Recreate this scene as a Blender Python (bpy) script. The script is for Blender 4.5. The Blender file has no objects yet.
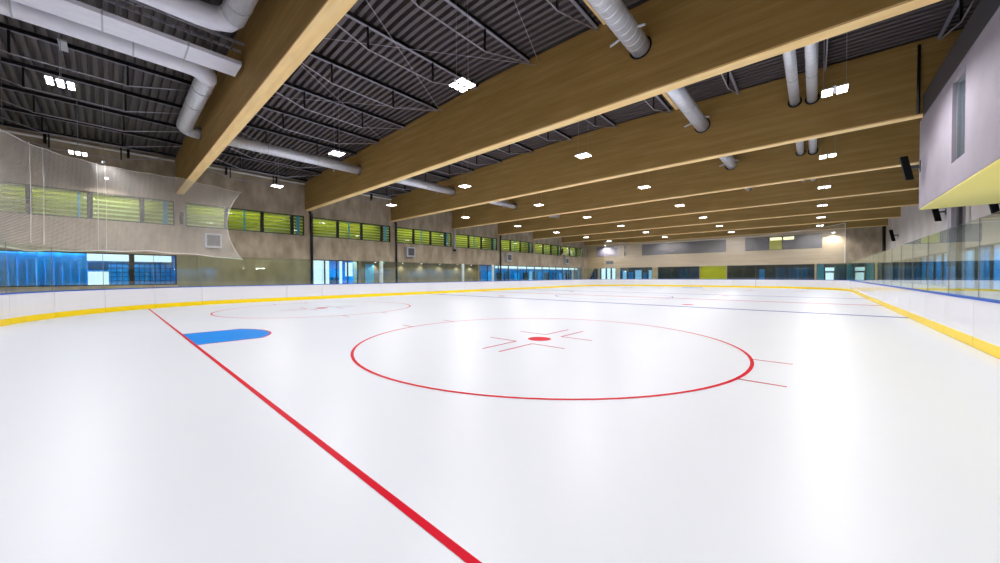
import bpy, math, random
from math import sin, cos, pi, radians, sqrt
from mathutils import Vector, Matrix
random.seed(4)
sc = bpy.context.scene
C = sc.collection

# ------------------------------------------------------------------ camera
FPX, YAW, PITCH, ROLL = 350.708, 0.731356567, -0.0145499721, -0.00374719
CAMLOC = Vector((12.32554, 2.6336, 1.6325))
F = Vector((-sin(YAW)*cos(PITCH), cos(YAW)*cos(PITCH), sin(PITCH)))
Rv = Vector((cos(YAW), sin(YAW), 0)); Uv = Rv.cross(F)
R2 = Rv*cos(ROLL)+Uv*sin(ROLL); U2 = Uv*cos(ROLL)-Rv*sin(ROLL)
cam = bpy.data.cameras.new('camera'); cam.sensor_width = 36; cam.sensor_fit = 'HORIZONTAL'
cam.lens = FPX/1000*36; cam.clip_start = .05; cam.clip_end = 300
camo = bpy.data.objects.new('camera', cam); C.objects.link(camo)
M = Matrix.Identity(4)
for i, ax in enumerate((R2, U2, -F)):
    for j in range(3): M[j][i] = ax[j]
for j in range(3): M[j][3] = CAMLOC[j]
camo.matrix_world = M
sc.camera = camo

# ------------------------------------------------------------------ world, exposure
w = bpy.data.worlds.new('world'); sc.world = w; w.use_nodes = True
w.node_tree.nodes['Background'].inputs[0].default_value = (.60, .68, .80, 1)
w.node_tree.nodes['Background'].inputs[1].default_value = .3
sc.view_settings.view_transform = 'Standard'; sc.view_settings.look = 'None'
sc.view_settings.gamma = 1; sc.view_settings.use_curve_mapping = False
sc.view_settings.exposure = 0.0
LAMP_W = 800          # each pendant lamp
LAMP_COL = (.99, .97, .985)

# ------------------------------------------------------------------ key dimensions
XL, XR = -19.7, 18.5          # side walls
YB, YF = -4.4, 63.2           # wall behind the camera, far wall
BH = 7.27                     # underside of the timber beams
SP = 8.05
def by(i): return 5.70+(i-1)*SP          # near face of beam i
BW = .39
def ztop(x): return 10.2-.0253*abs(x-2)
RX, RL, RR = 15.0, 60.0, 8.5  # rink half width, length, corner radius

# ------------------------------------------------------------------ materials
def srgb(r, g, b):
    f = lambda c: ((c/255+.055)/1.055)**2.4 if c > 10 else c/255/12.92
    return (f(r), f(g), f(b), 1)
def mat(name, col, rough=.6, metal=0, spec=.5):
    m = bpy.data.materials.new(name); m.use_nodes = True
    b = m.node_tree.nodes['Principled BSDF']
    b.inputs['Base Color'].default_value = col; b.inputs['Roughness'].default_value = rough
    b.inputs['Metallic'].default_value = metal; b.inputs['Specular IOR Level'].default_value = spec
    return m
def nodes(m): return m.node_tree.nodes, m.node_tree.links, m.node_tree.nodes['Principled BSDF']
def noise_mat(name, c1, c2, scale=(1,1,1), nscale=3, detail=4, rough=.7, bump=0, lo=.35, hi=.65, spec=.3, coord='Object', metal=0):
    m = mat(name, c1, rough, metal, spec); n, l, b = nodes(m)
    tc = n.new('ShaderNodeTexCoord'); mp = n.new('ShaderNodeMapping'); mp.inputs['Scale'].default_value = scale
    nz = n.new('ShaderNodeTexNoise'); nz.inputs['Scale'].default_value = nscale; nz.inputs['Detail'].default_value = detail
    cr = n.new('ShaderNodeValToRGB'); cr.color_ramp.elements[0].position = lo; cr.color_ramp.elements[1].position = hi
    cr.color_ramp.elements[0].color = c1; cr.color_ramp.elements[1].color = c2
    l.new(tc.outputs[coord], mp.inputs[0]); l.new(mp.outputs[0], nz.inputs['Vector'])
    l.new(nz.outputs['Fac'], cr.inputs[0]); l.new(cr.outputs[0], b.inputs['Base Color'])
    if bump:
        bp = n.new('ShaderNodeBump'); bp.inputs['Strength'].default_value = bump
        l.new(nz.outputs['Fac'], bp.inputs['Height']); l.new(bp.outputs[0], b.inputs['Normal'])
    return m
def emis(name, col, s):
    m = mat(name, (0, 0, 0, 1), .5); n, l, b = nodes(m)
    b.inputs['Emission Color'].default_value = col; b.inputs['Emission Strength'].default_value = s
    return m
def glass_mat(name, tint, f0=.04, gloss=(1,1,1,1)):
    """thin clear pane: Schlick reflection over a tinted see-through layer, the same from both faces"""
    m = bpy.data.materials.new(name); m.use_nodes = True
    n, l = m.node_tree.nodes, m.node_tree.links; n.clear()
    g = n.new('ShaderNodeNewGeometry'); d = n.new('ShaderNodeVectorMath'); d.operation = 'DOT_PRODUCT'
    l.new(g.outputs['Incoming'], d.inputs[0]); l.new(g.outputs['Normal'], d.inputs[1])
    def mth(op, a, b):
        k = n.new('ShaderNodeMath'); k.operation = op
        for i, q in enumerate((a, b)):
            if q is None: continue
            if hasattr(q, 'links'): l.new(q, k.inputs[i])
            else: k.inputs[i].default_value = q
        return k.outputs[0]
    a = mth('ABSOLUTE', d.outputs['Value'], None)
    a = mth('SUBTRACT', 1.0, a); a = mth('POWER', a, 5.0)
    a = mth('MULTIPLY', a, 1-f0); a = mth('ADD', a, f0)
    t = n.new('ShaderNodeBsdfTransparent'); t.inputs[0].default_value = tint
    gl = n.new('ShaderNodeBsdfGlossy'); gl.inputs['Color'].default_value = gloss; gl.inputs['Roughness'].default_value = .0
    mx = n.new('ShaderNodeMixShader'); o = n.new('ShaderNodeOutputMaterial')
    l.new(a, mx.inputs[0]); l.new(t.outputs[0], mx.inputs[1]); l.new(gl.outputs[0], mx.inputs[2]); l.new(mx.outputs[0], o.inputs[0])
    return m

def ice_material():
    m = mat('ice', (.80, .82, .875, 1), .4, 0, .3); n, l, b = nodes(m)
    tc = n.new('ShaderNodeTexCoord'); nz = n.new('ShaderNodeTexNoise')
    nz.inputs['Scale'].default_value = .35; nz.inputs['Detail'].default_value = 3
    cr = n.new('ShaderNodeValToRGB')
    cr.color_ramp.elements[0].color = (.75, .785, .86, 1); cr.color_ramp.elements[1].color = (.785, .815, .88, 1)
    l.new(tc.outputs['Object'], nz.inputs['Vector']); l.new(nz.outputs['Fac'], cr.inputs[0]); l.new(cr.outputs[0], b.inputs['Base Color'])
    n2 = n.new('ShaderNodeTexNoise'); n2.inputs['Scale'].default_value = .8; n2.inputs['Detail'].default_value = 6
    mr = n.new('ShaderNodeMapRange'); mr.inputs['To Min'].default_value = .36; mr.inputs['To Max'].default_value = .42
    l.new(tc.outputs['Object'], n2.inputs['Vector']); l.new(n2.outputs['Fac'], mr.inputs[0]); l.new(mr.outputs[0], b.inputs['Roughness'])
    return m
def paint(name, col): return mat(name, col, .45, 0, .06)

M_ICE = ice_material()
M_RED = paint('red ice paint', srgb(212, 0, 38)); M_RED2 = paint('dark red ice paint', srgb(196, 30, 62))
M_BLUEICE = paint('crease blue', srgb(0, 140, 236)); M_BLUELINE = paint('blue line', srgb(40, 60, 160))
M_CONC = noise_mat('board marked concrete', srgb(148, 134, 114), srgb(190, 173, 150), (1, 1, .45), 1.6, 8, .8, .08, .3, .7)
M_CONCD = noise_mat('olive grey concrete', srgb(134, 126, 98), srgb(160, 150, 120), (1, 1, .5), 1.4, 7, .7, .05, .3, .7)
M_CONCF = noise_mat('pale sandy concrete', srgb(190, 168, 130), srgb(208, 188, 152), (.3, 1, 3), 1.1, 6, .8, .03, .3, .7)
M_PLASTER = noise_mat('lilac white plaster', srgb(150, 143, 154), srgb(160, 153, 164), (1, 1, 1), .8, 4, .75, .02)
M_RWALL = noise_mat('pale right wall concrete', srgb(186, 176, 172), srgb(204, 196, 192), (1, .4, .4), .9, 6, .8, .03)
M_YSOF = noise_mat('yellow soffit', srgb(250, 238, 140), srgb(252, 241, 150), (1, 1, 1), .5, 3, .6)
M_DARK = mat('dark grey steel', srgb(62, 60, 66), .55, .1)
M_DECK = mat('dark deck steel', srgb(94, 86, 88), .6, .1)
M_PURLIN = mat('purlin steel', srgb(142, 140, 152), .45, .2)
M_ROD = mat('galvanised rod', srgb(170, 166, 176), .4, .6)
M_BLACK = mat('black metal', srgb(16, 16, 18), .45)
M_DUCT = noise_mat('galvanised duct', srgb(214, 216, 226), srgb(232, 234, 240), (2, 6, 2), 2, 3, .34, 0, .3, .7, .5, 'Object', .3)
M_DUCTW = noise_mat('pale duct sheet', srgb(232, 232, 246), srgb(242, 242, 252), (3, 1, 3), 2, 3, .5, 0, .3, .7, .4, 'Object', 0)
M_WHITE = mat('white plastic board', (.80, .80, .83, 1), .08, 0, .5)
M_YEL = mat('yellow kick plate', srgb(255, 222, 0), .35, 0, .25)
M_RAIL = mat('blue cap rail', srgb(8, 84, 196), .45, 0, .2)
M_GLASS = glass_mat('rink glass', (.93, .965, .93, 1), .04, (.93, 1, .96, 1))
M_WGLASS = glass_mat('window glass', (.86, .93, .95, 1), .05)
M_GLIME = mat('lime louvre blade', srgb(240, 242, 150), .5)
M_GWALL = noise_mat('lime corridor wall', srgb(150, 150, 8), srgb(146, 147, 8), (.2, .02, .2), 1.3, 0, .8)
M_CYAN = mat('sky blue post', srgb(110, 190, 220), .5)
M_MULL = mat('black frame', srgb(30, 29, 33), .5)
M_BLUE = noise_mat('blue wall panel', srgb(26, 152, 228), srgb(16, 134, 216), (1, 2, 1), .9, 3, .4)
M_BLUED = noise_mat('deep blue panel', srgb(16, 84, 130), srgb(10, 60, 102), (1, 1, 1), .9, 3, .4)
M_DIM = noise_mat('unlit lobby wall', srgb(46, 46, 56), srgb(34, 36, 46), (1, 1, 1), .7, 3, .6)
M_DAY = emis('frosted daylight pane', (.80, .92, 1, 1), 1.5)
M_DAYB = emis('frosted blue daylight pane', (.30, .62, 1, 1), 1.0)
M_LIMEG = noise_mat('lime green panel', srgb(214, 216, 30), srgb(200, 204, 24), (1, 1, 1), .8, 3, .5)
M_LAMP = emis('led lens', (1, .97, .98, 1), 14)
M_TUBE = emis('corridor tube', (1, 1, .82, 1), 5)
M_CORD = mat('white net cord', srgb(236, 232, 226), .8)
M_PIPE = mat('white pipe', srgb(236, 234, 230), .5)
M_GREY = mat('mid grey', srgb(120, 122, 130), .5)
M_LGREY = mat('light grey enamel', srgb(188, 190, 196), .4)
M_GREEN = emis('green exit sign face', (.10, .85, .38, 1), 1.2)
M_SLAB = noise_mat('grey floor screed', srgb(168, 168, 168), srgb(184, 184, 184), (1, 1, 1), .7, 4, .5)

def wood_material(name, c1, c2, c3, lam=True):
    m = mat(name, c1, .62, 0, .2); n, l, b = nodes(m)
    tc = n.new('ShaderNodeTexCoord'); mp = n.new('ShaderNodeMapping'); mp.inputs['Scale'].default_value = (.10, 1.5, 1.6)
    nz = n.new('ShaderNodeTexNoise'); nz.inputs['Scale'].default_value = 3.2; nz.inputs['Detail'].default_value = 7; nz.inputs['Roughness'].default_value = .6
    cr = n.new('ShaderNodeValToRGB'); e = cr.color_ramp.elements
    e[0].position = .3; e[0].color = c2; e[1].position = .7; e[1].color = c3; k = e.new(.5); k.color = c1
    l.new(tc.outputs['Object'], mp.inputs[0]); l.new(mp.outputs[0], nz.inputs['Vector']); l.new(nz.outputs['Fac'], cr.inputs[0])
    mp2 = n.new('ShaderNodeMapping'); mp2.inputs['Scale'].default_value = (.7, 3, 22)
    n2 = n.new('ShaderNodeTexNoise'); n2.inputs['Scale'].default_value = 1.4; n2.inputs['Detail'].default_value = 4
    l.new(tc.outputs['Object'], mp2.inputs[0]); l.new(mp2.outputs[0], n2.inputs['Vector'])
    mr = n.new('ShaderNodeMapRange'); mr.inputs['To Min'].default_value = .82; mr.inputs['To Max'].default_value = 1.15
    l.new(n2.outputs['Fac'], mr.inputs[0])
    mx = n.new('ShaderNodeMix'); mx.data_type = 'RGBA'; mx.blend_type = 'MULTIPLY'; mx.inputs[0].default_value = 1
    l.new(cr.outputs[0], mx.inputs[6]); l.new(mr.outputs[0], mx.inputs[7])
    l.new(mx.outputs[2], b.inputs['Base Color'])
    return m
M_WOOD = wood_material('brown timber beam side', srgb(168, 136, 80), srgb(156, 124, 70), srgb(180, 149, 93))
M_WOODL = wood_material('pale timber and painted ice glow', srgb(250, 214, 150), srgb(242, 202, 136), srgb(252, 222, 164))  # for battens, and for beam undersides with light off the ice painted in

# ------------------------------------------------------------------ mesh helpers
class MB:
    def __init__(s): s.v = []; s.f = []; s.smooth = False
    def quad(s, a, b, c, d):
        i = len(s.v); s.v += [a, b, c, d]; s.f.append((i, i+1, i+2, i+3)); return s
    def hexa(s, p):       # 8 points: bottom 4 ccw, top 4 ccw
        i = len(s.v); s.v += [tuple(q) for q in p]
        s.f += [(i+3, i+2, i+1, i), (i+4, i+5, i+6, i+7)]
        for k in range(4):
            j = (k+1) % 4; s.f.append((i+k, i+j, i+j+4, i+k+4))
        return s
    def box(s, x0, x1, y0, y1, z0, z1):
        x0, x1 = min(x0, x1), max(x0, x1); y0, y1 = min(y0, y1), max(y0, y1); z0, z1 = min(z0, z1), max(z0, z1)
        return s.hexa([(x0,y0,z0),(x1,y0,z0),(x1,y1,z0),(x0,y1,z0),(x0,y0,z1),(x1,y0,z1),(x1,y1,z1),(x0,y1,z1)])
    def tube(s, pts, r, n=10, caps=True, profile=None):
        pts = [Vector(p) for p in pts]; rings = []
        prev = None
        for k, p in enumerate(pts):
            if k == 0: t = pts[1]-p
            elif k == len(pts)-1: t = p-pts[k-1]
            else: t = (pts[k+1]-p).normalized()+(p-pts[k-1]).normalized()
            t.normalize()
            if prev is None:
                a = t.cross(Vector((0, 0, 1)))
                if a.length < .01: a = t.cross(Vector((1, 0, 0)))
            else: a = prev-t*prev.dot(t)
            a.normalize(); prev = a; b = t.cross(a)
            rr = r[k] if isinstance(r, (list, tuple)) else r
            i0 = len(s.v)
            for q in range(n):
                th = 2*pi*q/n; s.v.append(tuple(p+a*cos(th)*rr+b*sin(th)*rr))
            rings.append(i0)
        for A, B in zip(rings, rings[1:]):
            for q in range(n): s.f.append((A+q, A+(q+1) % n, B+(q+1) % n, B+q))
        if caps:
            s.f.append(tuple(rings[0]+q for q in range(n))[::-1]); s.f.append(tuple(rings[-1]+q for q in range(n)))
        return s
    def sweep(s, path, nrm, o0, o1, z0, z1):   # path of 2D points, nrm 2D outward normals
        i0 = len(s.v)
        for (x, y), (nx, ny) in zip(path, nrm):
            for o, z in ((o0, z0), (o1, z0), (o1, z1), (o0, z1)): s.v.append((x+nx*o, y+ny*o, z))
        for k in range(len(path)-1):
            a = i0+4*k
            for q in range(4): s.f.append((a+q, a+(q+1) % 4, a+4+(q+1) % 4, a+4+q))
        s.f.append((i0+3, i0+2, i0+1, i0)); e = i0+4*(len(path)-1); s.f.append((e, e+1, e+2, e+3))
        return s
    def ring(s, cx, cy, r0, r1, z, a0=0, a1=2*pi, n=96):
        for k in range(n):
            t0 = a0+(a1-a0)*k/n; t1 = a0+(a1-a0)*(k+1)/n
            s.quad((cx+r0*cos(t0), cy+r0*sin(t0), z), (cx+r1*cos(t0), cy+r1*sin(t0), z), (cx+r1*cos(t1), cy+r1*sin(t1), z), (cx+r0*cos(t1), cy+r0*sin(t1), z))
        return s
    def rect(s, x0, x1, y0, y1, z): return s.quad((x0,y0,z),(x1,y0,z),(x1,y1,z),(x0,y1,z))
    def build(s, name, m, parent=None, label=None, kind=None, smooth=False):
        me = bpy.data.meshes.new(name)
        off = parent_loc(parent)
        me.from_pydata([(v[0]-off[0], v[1]-off[1], v[2]-off[2]) for v in s.v], [], s.f)
        import bmesh
        bm = bmesh.new(); bm.from_mesh(me); bmesh.ops.recalc_face_normals(bm, faces=bm.faces); bm.to_mesh(me); bm.free()
        if smooth or s.smooth:
            me.polygons.foreach_set('use_smooth', [len(p.vertices) == 4 for p in me.polygons])
        me.materials.append(m); me.update()
        o = bpy.data.objects.new(name, me); C.objects.link(o)
        if parent: o.parent = parent
        if label: o['label'] = label
        if kind: o['kind'] = kind
        return o
def parent_loc(p):
    v = Vector((0, 0, 0))
    while p is not None: v = v+p.location; p = p.parent
    return v
def thing(name, label, cat, loc=(0, 0, 0), group=None):
    o = bpy.data.objects.new(name, None); C.objects.link(o); o.location = loc; o.empty_display_size = .2
    o['label'] = label; o['category'] = cat
    if group: o['group'] = group
    return o
def tag(o, label, cat, group=None):
    o['label'] = label; o['category'] = cat
    if group: o['group'] = group
    return o
def struct_empty(name, loc):
    o = bpy.data.objects.new(name, None); C.objects.link(o); o.location = loc; o['kind'] = 'structure'; return o
def struct(name, mb, m, label=None):
    o = mb.build(name, m); o['kind'] = 'structure'
    if label: o['label'] = label
    return o
def dup(root, loc, label=None):
    r = root.copy(); C.objects.link(r); r.location = loc
    if label: r['label'] = label
    for ch in list(root.children):
        c = ch.copy(); C.objects.link(c); c.parent = r
        for g in ch.children:
            d = g.copy(); C.objects.link(d); d.parent = c
            if d.type == 'LIGHT': pass
    return r
ORD = 'first second third fourth fifth sixth seventh eighth ninth tenth eleventh twelfth thirteenth fourteenth fifteenth sixteenth seventeenth eighteenth nineteenth twentieth'.split()
def area(name, loc, sx, sy, W, col, rot=(0, 0, 0), parent=None, spread=None):
    l = bpy.data.lights.new(name, 'AREA'); l.shape = 'RECTANGLE'; l.size = sx; l.size_y = sy; l.energy = W; l.color = col
    if spread: l.spread = spread
    o = bpy.data.objects.new(name, l); C.objects.link(o); o.rotation_euler = rot
    if parent: o.parent = parent; o.location = Vector(loc)-parent_loc(parent)
    else: o.location = loc
    return o

# ================================================================== SETTING
struct('floor', MB().box(-23.5, 21, YB-.2, 67, -.3, -.06), M_SLAB, 'grey concrete floor around the rink')

# ceiling: trapezoidal steel deck, ribs running across the hall
mb = MB(); pitch = .28
xs = [XL, 2, XR+.3]
y = YB
prof = []
while y < YF+.2:
    prof += [(y, 0), (y+.125, 0), (y+.14, .2), (y+.265, .2)]; y += pitch
prof.append((y, 0))
base = len(mb.v)
for X in xs:
    for (yy, dz) in prof: mb.v.append((X, yy, ztop(X)+.06+dz))
N = len(prof)
for k in range(2):
    for q in range(N-1): mb.f.append((k*N+q, k*N+q+1, (k+1)*N+q+1, (k+1)*N+q))
for (a, b) in ((xs[0], xs[1]), (xs[1], xs[2])):   # roof build-up over the deck
    mb.hexa([(a, YB-.2, ztop(a)+.31), (b, YB-.2, ztop(b)+.31), (b, 64, ztop(b)+.31), (a, 64, ztop(a)+.31),
             (a, YB-.2, ztop(a)+.5), (b, YB-.2, ztop(b)+.5), (b, 64, ztop(b)+.5), (a, 64, ztop(a)+.5)])
struct('ceiling', mb, M_DECK, 'dark corrugated steel roof deck')

# ---- left wall: concrete with a strip of upper windows and lower glazing
T = .25
UZ0, UZ1, LZ0, LZ1 = 5.13, 6.77, 1.15, 3.15
mb = MB()
def lw(y0, y1, z0, z1): mb.box(XL-T, XL, y0, y1, z0, z1)
lw(YB, YF+.3, UZ1, 9.95); lw(YB, 5.72, -.06, LZ0); lw(34.4, YF+.3, -.06, .75); lw(YB, YF+.3, LZ1, UZ0)
lw(14.22, 18.36, -.06, .35); lw(60.9, YF+.3, .75, LZ1)
lw(YB, YB+.5, LZ0, LZ1)
bays = []
for i in range(0, 8):
    y0 = by(i)+.48; y1 = by(i+1)-.08
    if i == 0: y0 = YB+.3
    if i == 7: y1 = 61.3
    bays.append((i, y0, y1))
prev = YB
for i, y0, y1 in bays:
    lw(prev, y0, UZ0, UZ1); prev = y1
lw(prev, YF+.3, UZ0, UZ1)
struct('wall_left', mb, M_CONC, 'grey board-marked concrete left wall')
struct('wall_left_lower', MB().box(XL-T, XL-.02, 5.70, 14.22, -.06, LZ1), M_CONCD, 'olive grey lower concrete wall between the blue windows')
struct('trim_1', MB().box(XL-1.1, XL, 18.36, 18.6, -.06, LZ1).box(XL-1.1, XL, 34.15, 34.4, -.06, LZ1).box(XL-1.1, XL-.9, 18.6, 34.15, -.06, LZ1).box(XL-1.1, XL-T, 18.36, 34.4, LZ1, LZ1+.12), M_CONCD, 'recessed olive grey concrete wall under the left lip')

# upper windows
ws = struct_empty
wn = 0
def upper_window(i, y0, y1):
    global wn; wn += 1
    r = struct_empty('window_%d' % wn, (XL, y0, UZ0)); r['label'] = 'upper strip window with lime louvres, %s bay of the left wall' % ORD[i]
    cx = [v for v in (by(i)+2.72, by(i)+4.95, by(i)+7.05) if y0+.3 < v < y1-.3]
    if i == 0: cx = [-2.3, -.25, 1.93, 4.1]
    f = MB()
    f.box(XL-.16, XL-.03, y0, y1, UZ0, UZ0+.06); f.box(XL-.16, XL-.03, y0, y1, UZ1-.06, UZ1)
    f.box(XL-.16, XL-.03, y0, y0+.06, UZ0+.06, UZ1-.06); f.box(XL-.16, XL-.03, y1-.06, y1, UZ0+.06, UZ1-.06)
    f.build('window_frame', M_MULL, r)
    for k, c in enumerate(cx): MB().box(XL-.14, XL-.01, c-.11, c+.11, UZ0+.06, UZ1-.06).build('mullion', M_MULL, r)
    for c, wd in ((by(i)+3.85, .05), (by(i)+7.55, .11)):
        if y0 < c-wd < c+wd < y1: MB().box(XL-.30, XL-.2, c-wd, c+wd, UZ0, UZ1).build('blue_post', M_CYAN, r)
    MB().box(XL-.11, XL-.10, y0+.06, y1-.06, UZ0+.06, UZ1-.06).build('pane', M_WGLASS, r)
    for k in range(6):
        z = UZ0+.13+k*.262
        b = MB()
        b.box(XL-.36, XL-.31, y0, y1, z, z+.095)
        b.build('louvre_blade', M_GLIME, r)
    return r
for b in bays: upper_window(*b)
# corridor behind the upper windows
struct('wall_corridor', MB().box(XL-1.6, XL-1.4, YB, YF, 4.9, 7.2), M_GWALL, 'lime green wall of the corridor behind the louvres')
struct('floor_corridor', MB().box(XL-1.4, XL-T, YB, YF, 4.9, 5.05), M_GWALL)
struct('ceiling_corridor', MB().box(XL-1.4, XL-T, YB, YF, 7.0, 7.2), M_LGREY)
tube0 = None
for i in range(8):
    L = (XL-.95, by(i)+4, 6.93)
    lab = 'fluorescent tube on the corridor ceiling behind the %s bay of louvres' % ORD[i]
    if tube0 is None:
        tube0 = thing('tube_lamp', lab, 'lamp', L, 'corridor tube lamps')
        MB().box(L[0]-.08, L[0]+.08, L[1]-3.2, L[1]+3.2, 6.93, 6.98).build('lamp_housing', M_LGREY, tube0)
        MB().box(L[0]-.04, L[0]+.04, L[1]-3.1, L[1]+3.1, 6.89, 6.93).build('tube', M_TUBE, tube0)
        area('tube_light', (L[0], L[1], 6.87), .1, 6.2, 62, (1, 1, .85), parent=tube0)
    else: dup(tube0, L, lab)

# ---- lower glazing on the left and the rooms behind it
def glazing(lbl, y0, y1, z0, z1, mulls, wide=()):
    global wn; wn += 1
    r = struct_empty('window_%d' % wn, (XL, y0, z0)); r['label'] = lbl
    f = MB()
    f.box(XL-.18, XL-.06, y0, y1, z0, z0+.07); f.box(XL-.18, XL-.06, y0, y1, z1-.07, z1)
    f.box(XL-.18, XL-.06, y0, y0+.08, z0+.07, z1-.07); f.box(XL-.18, XL-.06, y1-.08, y1, z0+.07, z1-.07)
    f.build('window_frame', M_MULL, r)
    for c in mulls:
        h = .12 if c in wide else .05
        MB().box(XL-.16, XL-.05, c-h, c+h, z0+.07, z1-.07).build('mullion', M_MULL, r)
    MB().box(XL-.125, XL-.115, y0+.08, y1-.08, z0+.07, z1-.07).build('pane', M_WGLASS, r)
    return r
glazing('blue lower window at the near left end', YB+.5, 5.70, LZ0, LZ1, [3.6], [3.6])
glazing('four pane blue glass door screen by the first black downpipe', 14.22, 18.36, .35, LZ1, [15.32, 16.36, 17.36])
glazing('long blue glazed screen towards the far left corner', 34.4, 60.9, .75, LZ1, [36.0, 38.1, 40.2, 42.3, 44.4, 46.4, 48.4, 50.4, 52.4, 54.4, 56.5, 58.6])
# lobby shell
struct('wall_lobby', MB().box(-23.4, -23.2, YB, YF, -.06, 3.6).box(-23.2, XL-T, 5.75, 5.9, -.06, 3.3).box(-23.2, XL-T, 13.9, 14.1, -.06, 3.3).box(-23.2, XL-1.1, 18.4, 18.6, -.06, 3.3).box(-23.2, XL-1.1, 34.2, 34.4, -.06, 3.3), M_BLUE, 'blue back wall of the lobby')
struct('ceiling_lobby', MB().box(-23.2, XL-T, YB, YF, 3.3, 3.45), M_LGREY)
# pleated blue curtain in the near left window
mb = MB(); yy = YB+.6; k = 0
while yy < 1.6:
    ox = .035 if k % 2 else 0
    mb.box(XL-.60+ox, XL-.57+ox, yy, yy+.27, .9, 3.2); yy += .31; k += 1
tag(mb.build('vertical_blind', M_BLUE), 'blue vertical strip blind drawn behind the near left lower window', 'blind')
# blue slatted lockers beside it
t = thing('locker_bank', 'bank of blue gridded lockers behind the near left window, right of the curtain', 'locker', (XL-1.2, 3.6, 0))
MB().box(XL-1.7, XL-1.2, 1.9, 5.6, 0, 2.62).build('locker_body', M_BLUE, t)
g = MB()
for k in range(15): g.box(XL-1.2, XL-1.17, 1.95+k*.25, 1.99+k*.25, .05, 2.6)
for k in range(9): g.box(XL-1.2, XL-1.168, 1.92, 5.58, .3+k*.28, .335+k*.28)
g.build('door_joints', M_BLUED, t)
MB().box(XL-1.2, XL-1.12, 1.92, 5.58, 2.6, 2.7).build('top_rail', M_BLUED, t)
o = MB().box(XL-.75, XL-.70, 1.78, 2.62, .9, 2.02).build('notice_board', M_DAY); tag(o, 'bright white lit panel behind the near left window beside the curtain', 'panel')
o = MB().box(XL-.75, XL-.68, 1.78, 2.62, 2.12, 2.62).build('shutter_box', M_BLUED); tag(o, 'dark blue box above the white panel in the near left window', 'box')
o = MB().box(XL-.80, XL-.76, 1.75, 5.5, 2.68, 3.12).build('clerestory_pane', M_DAY); tag(o, 'bright white daylight strip across the top of the near left window', 'window pane')
# behind the door screen
o = MB().box(XL-.62, XL-.60, 14.2, 15.9, .2, 3.1).build('daylight_pane', M_DAY); tag(o, 'bright frosted pane behind the left half of the glass door screen', 'window pane')
o = MB().box(XL-.9, XL-.88, 16.95, 17.2, .2, 3.1).build('daylight_pane', M_DAY); tag(o, 'narrow bright pane behind the third pane of the glass door screen', 'window pane')
o = MB().box(XL-.9, XL-.88, 17.5, 18.2, 1.7, 3.0).build('daylight_pane', M_DAY); tag(o, 'pale high pane behind the last pane of the glass door screen', 'window pane')
o = MB().box(XL-1.0, XL-.96, 16.1, 16.9, .2, 1.6).build('door_leaf', M_BLUED); tag(o, 'dark blue door leaf standing behind the glass door screen', 'door')
# behind the far screen: bright strip on top and hanging blue banners
o = MB().box(XL-.9, XL-.86, 38.3, 60.8, 2.78, 3.1).build('clerestory_pane', M_DAY); tag(o, 'long bright daylight strip along the top of the far left screen', 'window pane')
random.seed(9)
for k, yy in enumerate([35.1, 37.2, 39.4, 41.0, 43.4, 45.5, 47.3, 49.4, 51.3, 53.6, 55.6, 57.8]):
    mm = [M_BLUED, M_BLUE, M_DIM][k % 3]
    o = MB().box(XL-1.3, XL-1.0, yy-.45, yy+.45, 0, 2.1+.3*random.random()).build('cupboard', mm)
    tag(o, '%s blue-grey cupboard from the left behind the far left glazed screen' % ORD[k], 'cupboard', 'cupboards behind the far left screen')
o = MB().box(XL-.95, XL-.9, 46.2, 46.9, .2, 2.4).build('door_leaf', M_DAYB); tag(o, 'pale blue lit door behind the middle of the far left screen', 'door')
# lobby lamps (real ceiling panels in the lobby)
def ceil_panel(label, x, y, z, sx, sy, W, col):
    t = thing('ceiling_panel_lamp', label, 'lamp', (x, y, z))
    MB().box(x-sx/2-.04, x+sx/2+.04, y-sy/2-.04, y+sy/2+.04, z-.03, z).build('lamp_housing', M_LGREY, t)
    area('panel_light', (x, y, z-.05), sx, sy, W, col, parent=t)
    return t
COOL = (.62, .90, 1)
ceil_panel('ceiling lamp in the lobby behind the near left window', -20.35, .5, 3.3, .4, 7.5, 580, COOL)
ceil_panel('ceiling lamp in the lobby behind the glass door screen', -20.6, 16.3, 3.3, .8, 3.5, 260, COOL)
ceil_panel('ceiling lamp in the lobby behind the far left screen, nearer half', -20.25, 41, 3.3, .4, 12, 480, COOL)
ceil_panel('ceiling lamp in the lobby behind the far left screen, farther half', -20.25, 54, 3.3, .4, 12, 480, COOL)
# recessed wall: downlights, blue door, exit sign
for k, yy in enumerate([20.4, 23.5, 25.9, 28.5, 31.2, 33.5]):
    lab = '%s downlight from the left in the soffit of the recessed left wall' % ORD[k]
    if k == 0:
        dl = thing('downlight', lab, 'lamp', (XL-.62, yy, 3.15), 'downlights of the recessed left wall')
        MB().tube([(XL-.62, yy, 3.15), (XL-.62, yy, 3.09)], .09, 16).build('trim_ring', M_LGREY, dl)
        MB().tube([(XL-.62, yy, 3.088), (XL-.62, yy, 3.08)], .06, 16).build('lens', M_LAMP, dl)
        l = bpy.data.lights.new('downlight_beam', 'SPOT'); l.energy = 55; l.spot_size = radians(100); l.spot_blend = .6; l.color = (1, .95, .82); l.shadow_soft_size = .05
        lo = bpy.data.objects.new('downlight_beam', l); C.objects.link(lo); lo.parent = dl; lo.location = (0, 0, -.09)
    else: dup(dl, (XL-.62, yy, 3.15), lab)
d = struct_empty('door_1', (XL-.9, 19.9, 0)); d['label'] = 'pale blue door in the recessed left wall'
MB().box(XL-.9, XL-.85, 19.45, 20.35, -.06, 2.9).build('door_leaf', mat('pale blue door', srgb(110, 190, 235), .4), d)
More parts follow.
